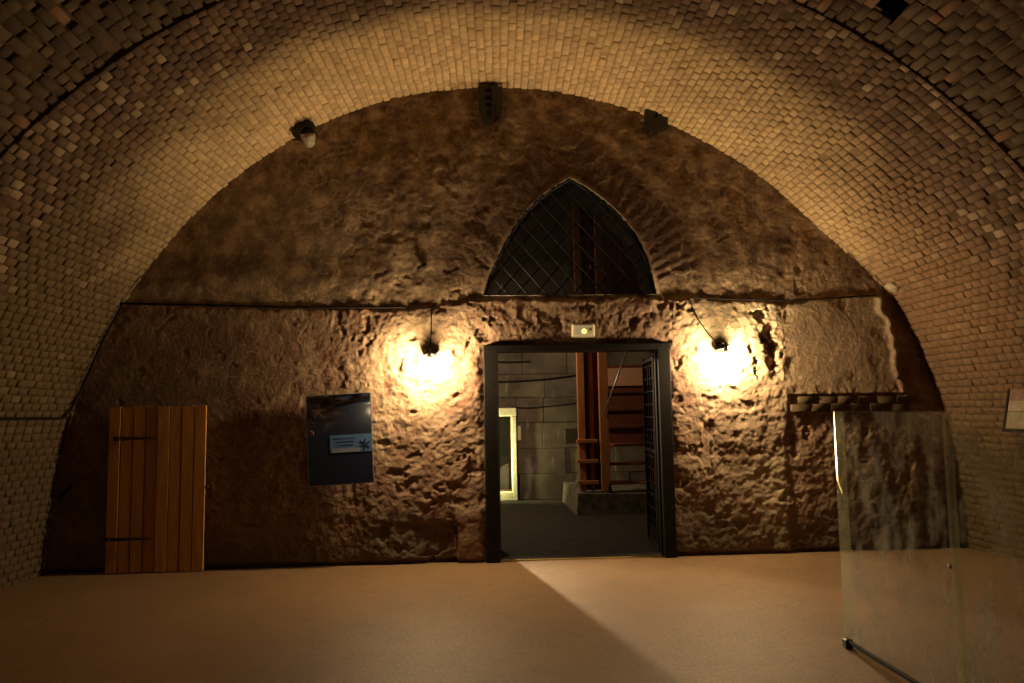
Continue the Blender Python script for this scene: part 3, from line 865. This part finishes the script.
pbox('short_post', (2.13, Y0 + 0.3, 2.9), (0.06, 0.08, 1.2), MAT['stair_wood'], sc_, 0.005)
for n in range(6):
    zz = 0.45 + 0.285 * n; yy = Y0 + 0.10 + 0.15 * n
    pbox('tread', (2.75, yy, zz), (1.28, 0.24, 0.045), MAT['stair_wood' if n < 3 else 'stair_dark'], sc_, 0.006)
    if n >= 2: pbox('riser', (2.75, yy + 0.10, zz + 0.143), (1.26, 0.025, 0.235), MAT['stair_dark'], sc_, 0.003)
pbeam('stringer', (3.42, Y0 + 0.05, 0.52), (3.42, Y0 + 0.95, 2.0), 0.06, 0.28, MAT['stair_dark'], sc_, 0.005)
pbox('landing_fascia', (2.88, Y0 + 0.9, 2.125), (1.36, 0.035, 0.30), MAT['fascia'], sc_, 0.005)
pbox('landing', (2.85, Y0 + 1.45, 2.30), (1.42, 1.1, 0.05), MAT['stair_dark'], sc_, 0.004)
for k in range(5): pbox('upper_board', (2.25 + 0.2 * k, Y0 + 1.0, 3.9), (0.17, 0.03, 2.3), MAT['stair_dark'], sc_, 0.003)
b = MB(); b.tube([Vector((2.50, Y0 - 0.12, 2.72)) - sc_.location, Vector((2.02, Y0 - 0.12, 1.50)) - sc_.location], 0.013, 8); b.done('handrail_rod', MAT['steel'], sc_, None, 'thin grey steel rod')
b = MB(); b.lathe([(0.02, 0), (0.03, 0.03), (0.02, 0.14)], seg=8); b.done('post_foot', MAT['iron'], sc_, P_(sc_, (2.09, Y0 - 0.10, 0.32)))

# ------------------------------------------------------------------ wall lamps
def wall_lamp(x, z, cord, label):
    yw = wall_y(x, z + 0.14)
    L_ = empty('wall_lamp', (x, yw, z), label, 'lamp', 'lamps beside the doorway')
    yb_ = -0.215
    b = MB(); b.lathe([(0.0, -0.05), (0.055, -0.05), (0.055, 0.02), (0.04, 0.045), (0.0, 0.045)], (0, 0.005, 0.125), (0, -1, 0), 16); b.done('wall_plate', MAT['iron'], L_)
    b = MB(); b.tube([(0, 0, 0.145), (0, yb_ * 0.6, 0.165), (0, yb_ * 0.95, 0.155), (0, yb_, 0.12)], 0.010, 8); b.done('arm', MAT['iron'], L_)
    b = MB(); b.lathe([(0.010, 0.125), (0.019, 0.118), (0.021, 0.060), (0.020, 0.048)], (0, yb_, 0), (0, 0, 1), 18); b.done('socket', MAT['iron'], L_)
    b = MB(); b.lathe([(0.002, -0.078), (0.030, -0.071), (0.050, -0.048), (0.059, -0.012), (0.052, 0.020), (0.036, 0.038), (0.021, 0.050), (0.012, 0.052)], (0, yb_, 0), (0, 0, 1), 16); b.done('bulb', MAT['bulb'], L_, None, 'glowing frosted bulb')
    b = MB(); b.lathe([(0.0, 0.0), (0.075, 0.0), (0.078, 0.006), (0.03, 0.03), (0.0, 0.032)], (0, yb_ * 0.42, 0.085), (0, 0.15, 1), 18); b.done('hood', MAT['iron'], L_)
    P = []
    pts = [Vector(p) for p in cord]
    for a, c in zip(pts, pts[1:]):
        for k in range(6): P.append(a.lerp(c, k / 6))
    P.append(pts[-1])
    P = [Vector((p.x, min(wall_y(p.x, p.z), 0) - 0.02 if i < len(P) - 4 else p.y, p.z)) - L_.location for i, p in enumerate(P)]
    b = MB(); b.tube(P, 0.007, 6); b.done('cord', MAT['cable'], L_)
    return L_
wall_lamp(-0.445, 2.115, [(-0.425, -0.1, 2.72), (-0.43, -0.1, 2.5), (-0.44, -0.1, 2.32), (-0.445, -0.1, 2.27)], 'glowing bare wall lamp between the blue poster and the doorway')
wall_lamp(2.735, 2.125, [(2.41, -0.1, 2.78), (2.50, -0.1, 2.55), (2.62, -0.1, 2.38), (2.70, -0.1, 2.28), (2.73, -0.12, 2.25)], 'glowing bare wall lamp between the doorway and the smooth plaster panel')

# ------------------------------------------------------------------ exit light above the door
ex = empty('emergency_light', (1.218, wall_y(1.218, 2.45) - 0.0, 2.452), 'small cream emergency light box with an amber glow above the doorway', 'emergency light')
ex.location.y = -0.09
b = MB(); b.box((0, 0, 0), (0.245, 0.08, 0.142), None, 0.008); b.done('housing', MAT['cream'], ex)
b = MB(); b.box((0, -0.043, 0.0), (0.215, 0.012, 0.112), None, 0.004); b.done('diffuser', emit_mix('backlit_diffuser', (0.62, 0.55, 0.40), (1.0, 0.80, 0.42), 0.16), ex)
b = MB(); b.lathe([(0.002, 0.010), (0.016, 0.008), (0.026, 0.0)], (0.005, -0.049, -0.012), (0, -1, 0), 14); b.done('indicator', MAT['led'], ex, None, 'glowing amber indicator')
b = MB(); b.box((0.075, -0.050, 0.01), (0.03, 0.003, 0.03)); b.done('pictogram', simple('faded_green', (0.22, 0.30, 0.16), 0.6), ex, None, 'small faded green mark')

# ------------------------------------------------------------------ plank door
pd = empty('door_2', (-3.33, -0.10, 0), 'low orange-brown plank door with two strap hinges standing at the end wall', 'door', kind='structure')
n = 8; wT = 1.0
for k in range(n):
    xt = -3.785 + wT * (k + 0.5) / n; xb = -3.800 + wT * (k + 0.5) / n
    top = 1.715 - 0.004 * random.random(); w_ = wT / n - random.choice((0.009, 0.013, 0.017))
    b = MB(); yy = random.uniform(-0.006, 0.006)
    A = [(xb - w_ / 2, 0.0), (xb + w_ / 2, 0.0), (xt + w_ / 2, 1.0), (xt - w_ / 2, 1.0)]
    zz = [0.012, 0.012, top, top]
    cx = (xt + xb) / 2
    b.poly([Vector((A[i][0] - cx, -0.016, zz[i] - 0.86)) for i in range(4)], (0, 0.032, 0))
    b.done('plank', MAT['pine'], pd, P_(pd, (cx, -0.115 + yy, 0.86)))
for z, x0, x1 in ((1.385, -3.73, -3.32), (0.355, -3.82, -3.345)):
    b = MB(); b.poly([Vector((x0, 0, -0.022)), Vector((x1, 0, -0.008)), Vector((x1 + 0.02, 0, 0)), Vector((x1, 0, 0.008)), Vector((x0, 0, 0.022))], (0, 0.008, 0))
    hg = b.done('strap_hinge', MAT['strap'], pd, P_(pd, (0, -0.152, z)), 'dark iron strap')
    for k in range(3):
        b = MB(); b.lathe([(0.002, 0.008), (0.008, 0.005), (0.011, 0)], (0, 0, 0), (0, -1, 0), 8); b.done('bolt', MAT['strap'], hg, (x0 + 0.06 + k * (x1 - x0 - 0.12) / 2, 0.0, 0))
pbox('latch', (-2.785, -0.11, 0.87), (0.05, 0.04, 0.025), MAT['strap'], pd, 0.004)
for z in (1.5, 0.2): pbox('batten', (-3.295, -0.085, z), (0.9, 0.03, 0.11), MAT['pine'], pd, 0.004)

# ------------------------------------------------------------------ poster
po = empty('poster', (-1.395, -0.16, 1.335), 'dark blue laminated poster with a light blue label on the end wall', 'poster', rot=(math.radians(-1.5), math.radians(-2.3), 0))
PW, PH = 0.665, 0.935
def sheet(w, h, nx, nz, y0, curl=True, x0=0, z0=0):
    xs = np.linspace(-w / 2, w / 2, nx) + x0; zs = np.linspace(-h / 2, h / 2, nz) + z0
    XX, ZZ = np.meshgrid(xs, zs, indexing='ij')
    YY = np.full_like(XX, y0)
    if curl:
        YY -= 0.030 * np.exp(-((ZZ - 0.475 - 0.05 * (XX - .1)) / 0.05) ** 2) * (0.4 + (XX + 0.33) / 0.9)
        YY -= 0.032 * np.exp(-((ZZ - 0.405 - 0.10 * XX) / 0.022) ** 2) * np.exp(-((XX - 0.02) / 0.10) ** 2)
        YY -= 0.032 * np.exp(-((ZZ - 0.425 - 0.22 * (XX - 0.2)) / 0.020) ** 2) * np.exp(-((XX - 0.24) / 0.08) ** 2)
    Vv = np.stack([XX.ravel(), YY.ravel(), ZZ.ravel()], -1); id_ = np.arange(nx * nz).reshape(nx, nz)
    return Vv, np.stack([id_[:-1, :-1], id_[1:, :-1], id_[1:, 1:], id_[:-1, 1:]], -1).reshape(-1, 4)
def m_poster():
    t = NT('poster_print')
    tc = t.n('ShaderNodeTexCoord').outputs['Object']
    sp = t.n('ShaderNodeSeparateXYZ'); t.l(tc, sp.inputs[0])
    hz = t.n('ShaderNodeMapRange'); hz.inputs[1].default_value = 0.02; hz.inputs[2].default_value = 0.30; t.l(sp.outputs[2], hz.inputs[0])
    n1 = t.noise(6, 5, 0.6, tc, (1, 1, 2.2))
    photo = t.ramp(n1, [(0.35, (0.012, 0.012, 0.016)), (0.52, (0.04, 0.03, 0.024)), (0.66, (0.16, 0.11, 0.075))])
    hx = t.n('ShaderNodeMapRange'); hx.inputs[1].default_value = 0.10; hx.inputs[2].default_value = -0.12; t.l(sp.outputs[0], hx.inputs[0])
    c = t.mix(t.math('MULTIPLY', hz.outputs[0], hx.outputs[0]), (0.016, 0.022, 0.048), photo)
    t.bsdf(c, 0.12, 0, 0.4, coat=0.5)
    return t.m
v, f = sheet(PW, PH, 70, 90, 0.0)
link('sheet', from_arrays('sheet', v, f, None, True), m_poster(), po)
b = MB()
for (c, s) in (((0, 0.012, PH / 2 + 0.004), (PW + 0.02, 0.014, 0.010)), ((0, 0.012, -PH / 2 - 0.004), (PW + 0.02, 0.014, 0.010)), ((-PW / 2 - 0.004, 0.012, 0), (0.010, 0.014, PH)), ((PW / 2 + 0.004, 0.012, 0), (0.010, 0.014, PH))): b.box(c, s)
b.done('border', MAT['steel'], po, None, 'thin pale border')
pbox_ = lambda name, c, s, mat, par: (lambda bb: (bb.box((0, 0, 0), s), bb.done(name, mat, par, c))[1])(MB())
pbox_('backing_board', (0, 0.022, 0), (PW, 0.012, PH), MAT['black'], po)
lab = pbox_('label_panel', (0.115, -0.001, -0.05), (0.435, 0.004, 0.185), simple('label_blue', (0.085, 0.17, 0.36), 0.35, 0, 0.4, 0.12, 6), po); lab['label'] = 'light blue label'
pbox_('white_band', (0.06, -0.003, -0.12), (0.30, 0.002, 0.04), simple('label_white', (0.22, 0.25, 0.33), 0.4), po)
for k in range(3): pbox_('text_line', (0.04 + 0.01 * k, -0.003, 0.005 - 0.035 * k), (0.22 - 0.03 * k, 0.002, 0.012), simple('label_navy', (0.03, 0.06, 0.16), 0.5), po)
b = MB()
for k in range(6):
    a = k * math.pi / 3 + 0.4
    b.beam((0, 0, 0), (math.cos(a) * 0.06, 0, math.sin(a) * 0.06), 0.010, 0.003, 0, (0, 1, 0))
b.done('emblem', simple('emblem_navy', (0.02, 0.04, 0.10), 0.5), po, (0.26, -0.004, -0.065), 'dark star-shaped mark')
b = MB()
for k in range(5):
    a = k * math.pi * 2 / 5 + 0.3
    b.beam((0, 0, 0), (math.cos(a) * 0.075, 0, math.sin(a) * 0.075), 0.010, 0.003, 0, (0, 1, 0))
b.done('printed_star', simple('print_tan', (0.13, 0.09, 0.06), 0.5), po, (-0.21, -0.010, 0.30), 'tan printed star figure')
b = MB(); b.lathe([(0.026, 0), (0.022, 0.003)], (0, 0, 0), (0, -1, 0), 12); b.done('printed_face', simple('print_red', (0.10, 0.035, 0.025), 0.5), po, (-0.29, -0.010, 0.075), 'reddish printed spot')

# ------------------------------------------------------------------ fixtures under the vault edge
def on_vault(px_, pz_, y): return Vector((px_, y, pz_))
f1 = empty('spotlight', (-1.70, -0.30, 4.56), 'black round spotlight with pale lower shell on the vault edge above the poster', 'spotlight', 'dark fixtures along the top of the end wall')
b = MB(); b.box((-0.055, 0.05, 0.075), (0.16, 0.16, 0.22), Matrix.Rotation(0.42, 3, 'Y'), 0.01); b.done('mounting_box', MAT['black'], f1)
b = MB(); b.lathe([(0.0, 0.012), (0.062, 0.012), (0.062, 0.0), (0.078, 0.0), (0.078, 0.02), (0.074, 0.14), (0.05, 0.19), (0.0, 0.19)], (0.0, -0.06, 0.01), (0.1, 1, 0.12), 24); b.done('head', MAT['black'], f1)
b = MB(); b.lathe([(0.080, 0.03), (0.078, 0.06), (0.055, 0.15), (0.02, 0.175)], (0.0, -0.07, 0.03), (0.1, 0.5, -0.85), 20); b.done('lower_shell', MAT['ceramic'], f1, None, 'dusty pale shell')
b = MB(); b.tube([(-0.09, 0.02, -0.02), (-0.17, 0.02, -0.04)], 0.008, 6); b.done('bracket_pin', MAT['iron'], f1)
f2 = empty('floodlight', (0.215, -0.18, 5.00), 'black finned floodlight hanging at the crown of the end wall', 'floodlight', 'dark fixtures along the top of the end wall')
b = MB(); b.poly([Vector(p) for p in ((-0.10, 0, 0.16), (0.17, 0, 0.15), (0.16, 0, -0.16), (0.10, 0, -0.22), (0.08, 0, -0.02), (0.02, 0, -0.24), (-0.04, 0, -0.22), (-0.09, 0, -0.08))], (0, 0.12, 0)); b.done('housing', MAT['black'], f2)
for k, (z, w_) in enumerate(((0.12, 0.07), (0.035, 0.075), (-0.045, 0.065), (-0.13, 0.05))):
    b = MB(); b.box((0, 0, 0), (w_, 0.05, 0.016), Matrix.Rotation(0.5, 3, 'X'), 0.003); b.done('fin', MAT['iron'], f2, (0.015, -0.025, z))
f3 = empty('floodlight', (2.09, -0.18, 4.79), 'small black boxy floodlight tucked under the vault edge up from the exit light', 'floodlight', 'dark fixtures along the top of the end wall')
b = MB(); b.poly([Vector(p) for p in ((-0.12, 0, 0.11), (-0.02, 0, 0.09), (0.12, 0, 0.01), (0.12, 0, -0.10), (-0.03, 0, -0.12), (-0.13, 0, -0.07))], (0, 0.10, 0)); b.done('housing', MAT['black'], f3)
b = MB(); b.box((-0.01, -0.012, 0.03), (0.02, 0.03, 0.07), Matrix.Rotation(0.3, 3, 'Y'), 0.003); b.done('bracket', MAT['iron'], f3)

# small iron stubs left in the wall
def stub(loc, d, r, label):
    b = MB(); d = Vector(d); b.tube([(0, 0.04, 0), d * 0.5, d], r, 8); return tag(b.done('iron_stub', MAT['iron'], None, loc), label, 'iron stub', 'iron stubs in the end wall')
stub((-0.46, wall_y(-0.46, 3.24), 3.235), (-0.11, -0.05, -0.075), 0.020, 'black iron stub sticking out of the upper wall above the lamp near the poster')
stub((-4.17, wall_y(-4.17, .92), 0.93), (-0.13, -0.06, -0.15), 0.018, 'dark bent iron stub low on the wall between the plank door and the vault')
b = MB(); b.box((0, 0, 0), (0.03, 0.06, 0.11), None, 0.005); tag(b.done('iron_stub', MAT['iron'], None, (-0.195, -0.05, 0.36)), 'small dark block low on the wall standing in for the shaded gap beside the door frame', 'iron stub', 'iron stubs in the end wall')  # dark block stands in for a shaded gap in the plaster

# cables of the end wall
pts = []
thc = math.pi - math.asin((1.63 - ZC) / R)
for y in (-2.4, -1.2, -0.25): 
    p = vault_pt(np.array(thc), np.array(y), float(R_at(thc, y)) - 0.03); pts.append((p[0], p[1], p[2]))
pts.append((-4.17, -0.14, 1.70))
for a in (2.78, 2.66, 2.585):
    p = vault_pt(np.array(a), np.array(-0.08), float(R_at(a, -0.08)) - 0.03); pts.append((p[0], -0.10, p[2]))
lz_ = lambda x: float(np.interp(x, lx, lz))
for x in np.arange(-3.7, -0.45, 0.25): pts.append((x, -0.11 + 0.01 * math.sin(5 * x), lz_(x) + 0.012))
cable('supply_cable', pts, 0.014, 'black cable along the wall ledge from the vault corner to the lamp near the poster', 0.0, n=4)
pts = [(x, -0.11 + 0.01 * math.sin(5 * x), lz_(x) + 0.005) for x in np.arange(2.42, 4.72, 0.23)]
cable('supply_cable', pts, 0.009, 'thin cable along the wall ledge from the lamp toward the mortar lump', 0.0, n=4)

# ------------------------------------------------------------------ glass barrier
MAT['glass'] = m_dusty('smeared_glass', (0.93, 0.95, 0.91), 0.72, 4.2, (1, 1.3, 0.75), 0.47, 0.74, 0.02)
MAT['edge'] = m_dusty('yellowish_glass_edge', (0.86, 0.86, 0.66), 0.28, 3.0, (1, 1, 0.6), 0.30, 0.70, 0.05)
t_ = NT('glint_strip_metal'); t_.bsdf((0.95, 0.95, 0.78), 0.22, 1.0, 0.5); MAT['bright_edge'] = t_.m
GXP = 2.45
gb = empty('glass_barrier', (GXP, -4.78, 0), 'clear smeared glass barrier on small dark feet beside the right vault wall', 'glass barrier')
gb['label'] = 'waist-high clear smeared glass barrier standing on small dark feet near the framed notice'
for (y0, y1) in ((-3.45, -4.768), (-4.782, -6.10)):
    pane = pbox('glass_pane', (GXP, (y0 + y1) / 2, 0.808), (0.012, abs(y1 - y0), 1.484), MAT['glass'], gb)
    pbox('top_edge', (GXP, (y0 + y1) / 2, 1.5525), (0.013, abs(y1 - y0), 0.005), MAT['edge'], gb)
    pbox('bottom_channel', (GXP, (y0 + y1) / 2, 0.045), (0.022, abs(y1 - y0) - 0.1, 0.024), MAT['iron'], gb, 0.004)
# end profile: narrow acrylic strip and a metal strip added for the edge glint
nrm_ = Vector((-0.965, -0.16, 0.21)).normalized(); sid_ = nrm_.cross(Vector((0, 0, 1))).normalized(); upn_ = sid_.cross(nrm_) * -1
if upn_.z < 0: upn_ = -upn_
b = MB()
for k in range(44):                                   # facets tilted to mirror a lamp, shaping the glint
    zc_ = 0.738 - k * 0.0125
    dx_k = 0.0 if k < 36 else (k - 36) * 0.004
    c0 = Vector((dx_k, 0, zc_))
    q = [c0 + sid_ * a * 0.006 + upn_ * bb * 0.0063 for a, bb in ((-1, -1), (1, -1), (1, 1), (-1, 1))]
    b.poly(q, -nrm_ * 0.004)
b.done('glint_strip', MAT['bright_edge'], gb, P_(gb, (GXP - 0.004, -3.458, 0.808)), 'bright glint strip on the end edge')
b = MB(); b.box((0, 0, 0), (0.075, 0.012, 1.484), None, 0.003); b.done('end_return', MAT['edge'], gb, P_(gb, (GXP + 0.032, -3.447, 0.808)), 'narrow yellowish end strip')
b = MB(); b.box((0, 0, 0), (0.02, 0.055, 1.48)); b.done('seam_profile', MAT['edge'], gb, P_(gb, (GXP, -4.775, 0.808)))
for y in (-3.48, -6.05): pbox('foot', (GXP, y, 0.031), (0.05, 0.06, 0.062), MAT['black'], gb, 0.006)
b = MB(); b.lathe([(0.002, 0.012), (0.010, 0.010), (0.012, 0)], (0, 0, 0), (-1, 0, 0), 12); b.done('bolt', MAT['steel'], gb, P_(gb, (GXP - 0.008, -4.74, 0.76)))

# ------------------------------------------------------------------ framed notice on the right side of the vault
th_n = math.asin((1.625 - ZC) / R)
p = vault_pt(np.array(th_n), np.array(-1.53), float(R_at(th_n, -1.53)) - 0.035)
nf = empty('framed_notice', tuple(p), 'framed notice with pale mount hanging on the brick vault beside the glass barrier', 'framed notice', rot=(0, 0.20, 0))
b = MB(); b.box((0, 0, 0), (0.010, 0.47, 0.56)); b.done('mount', MAT['white_paper'], nf)
b = MB()
for (c, s) in (((0, 0.25, 0), (0.03, 0.03, 0.62)), ((0, -0.25, 0), (0.03, 0.03, 0.62)), ((0, 0, 0.295), (0.03, 0.50, 0.03)), ((0, 0, -0.295), (0.03, 0.50, 0.03))): b.box(c, s, None, 0.002)
b.done('frame', MAT['iron'], nf)
b = MB(); b.box((0, 0, 0), (0.004, 0.44, 0.26)); b.done('picture', simple('notice_brown', (0.14, 0.07, 0.04), 0.4, 0, 0.4, 0.5, 9), nf, (-0.009, 0, 0.115))
b = MB(); b.box((0, 0, 0), (0.004, 0.44, 0.20)); b.done('caption_panel', simple('notice_grey', (0.21, 0.16, 0.11), 0.5, 0, 0.4, 0.3, 16), nf, (-0.009, 0, -0.135))
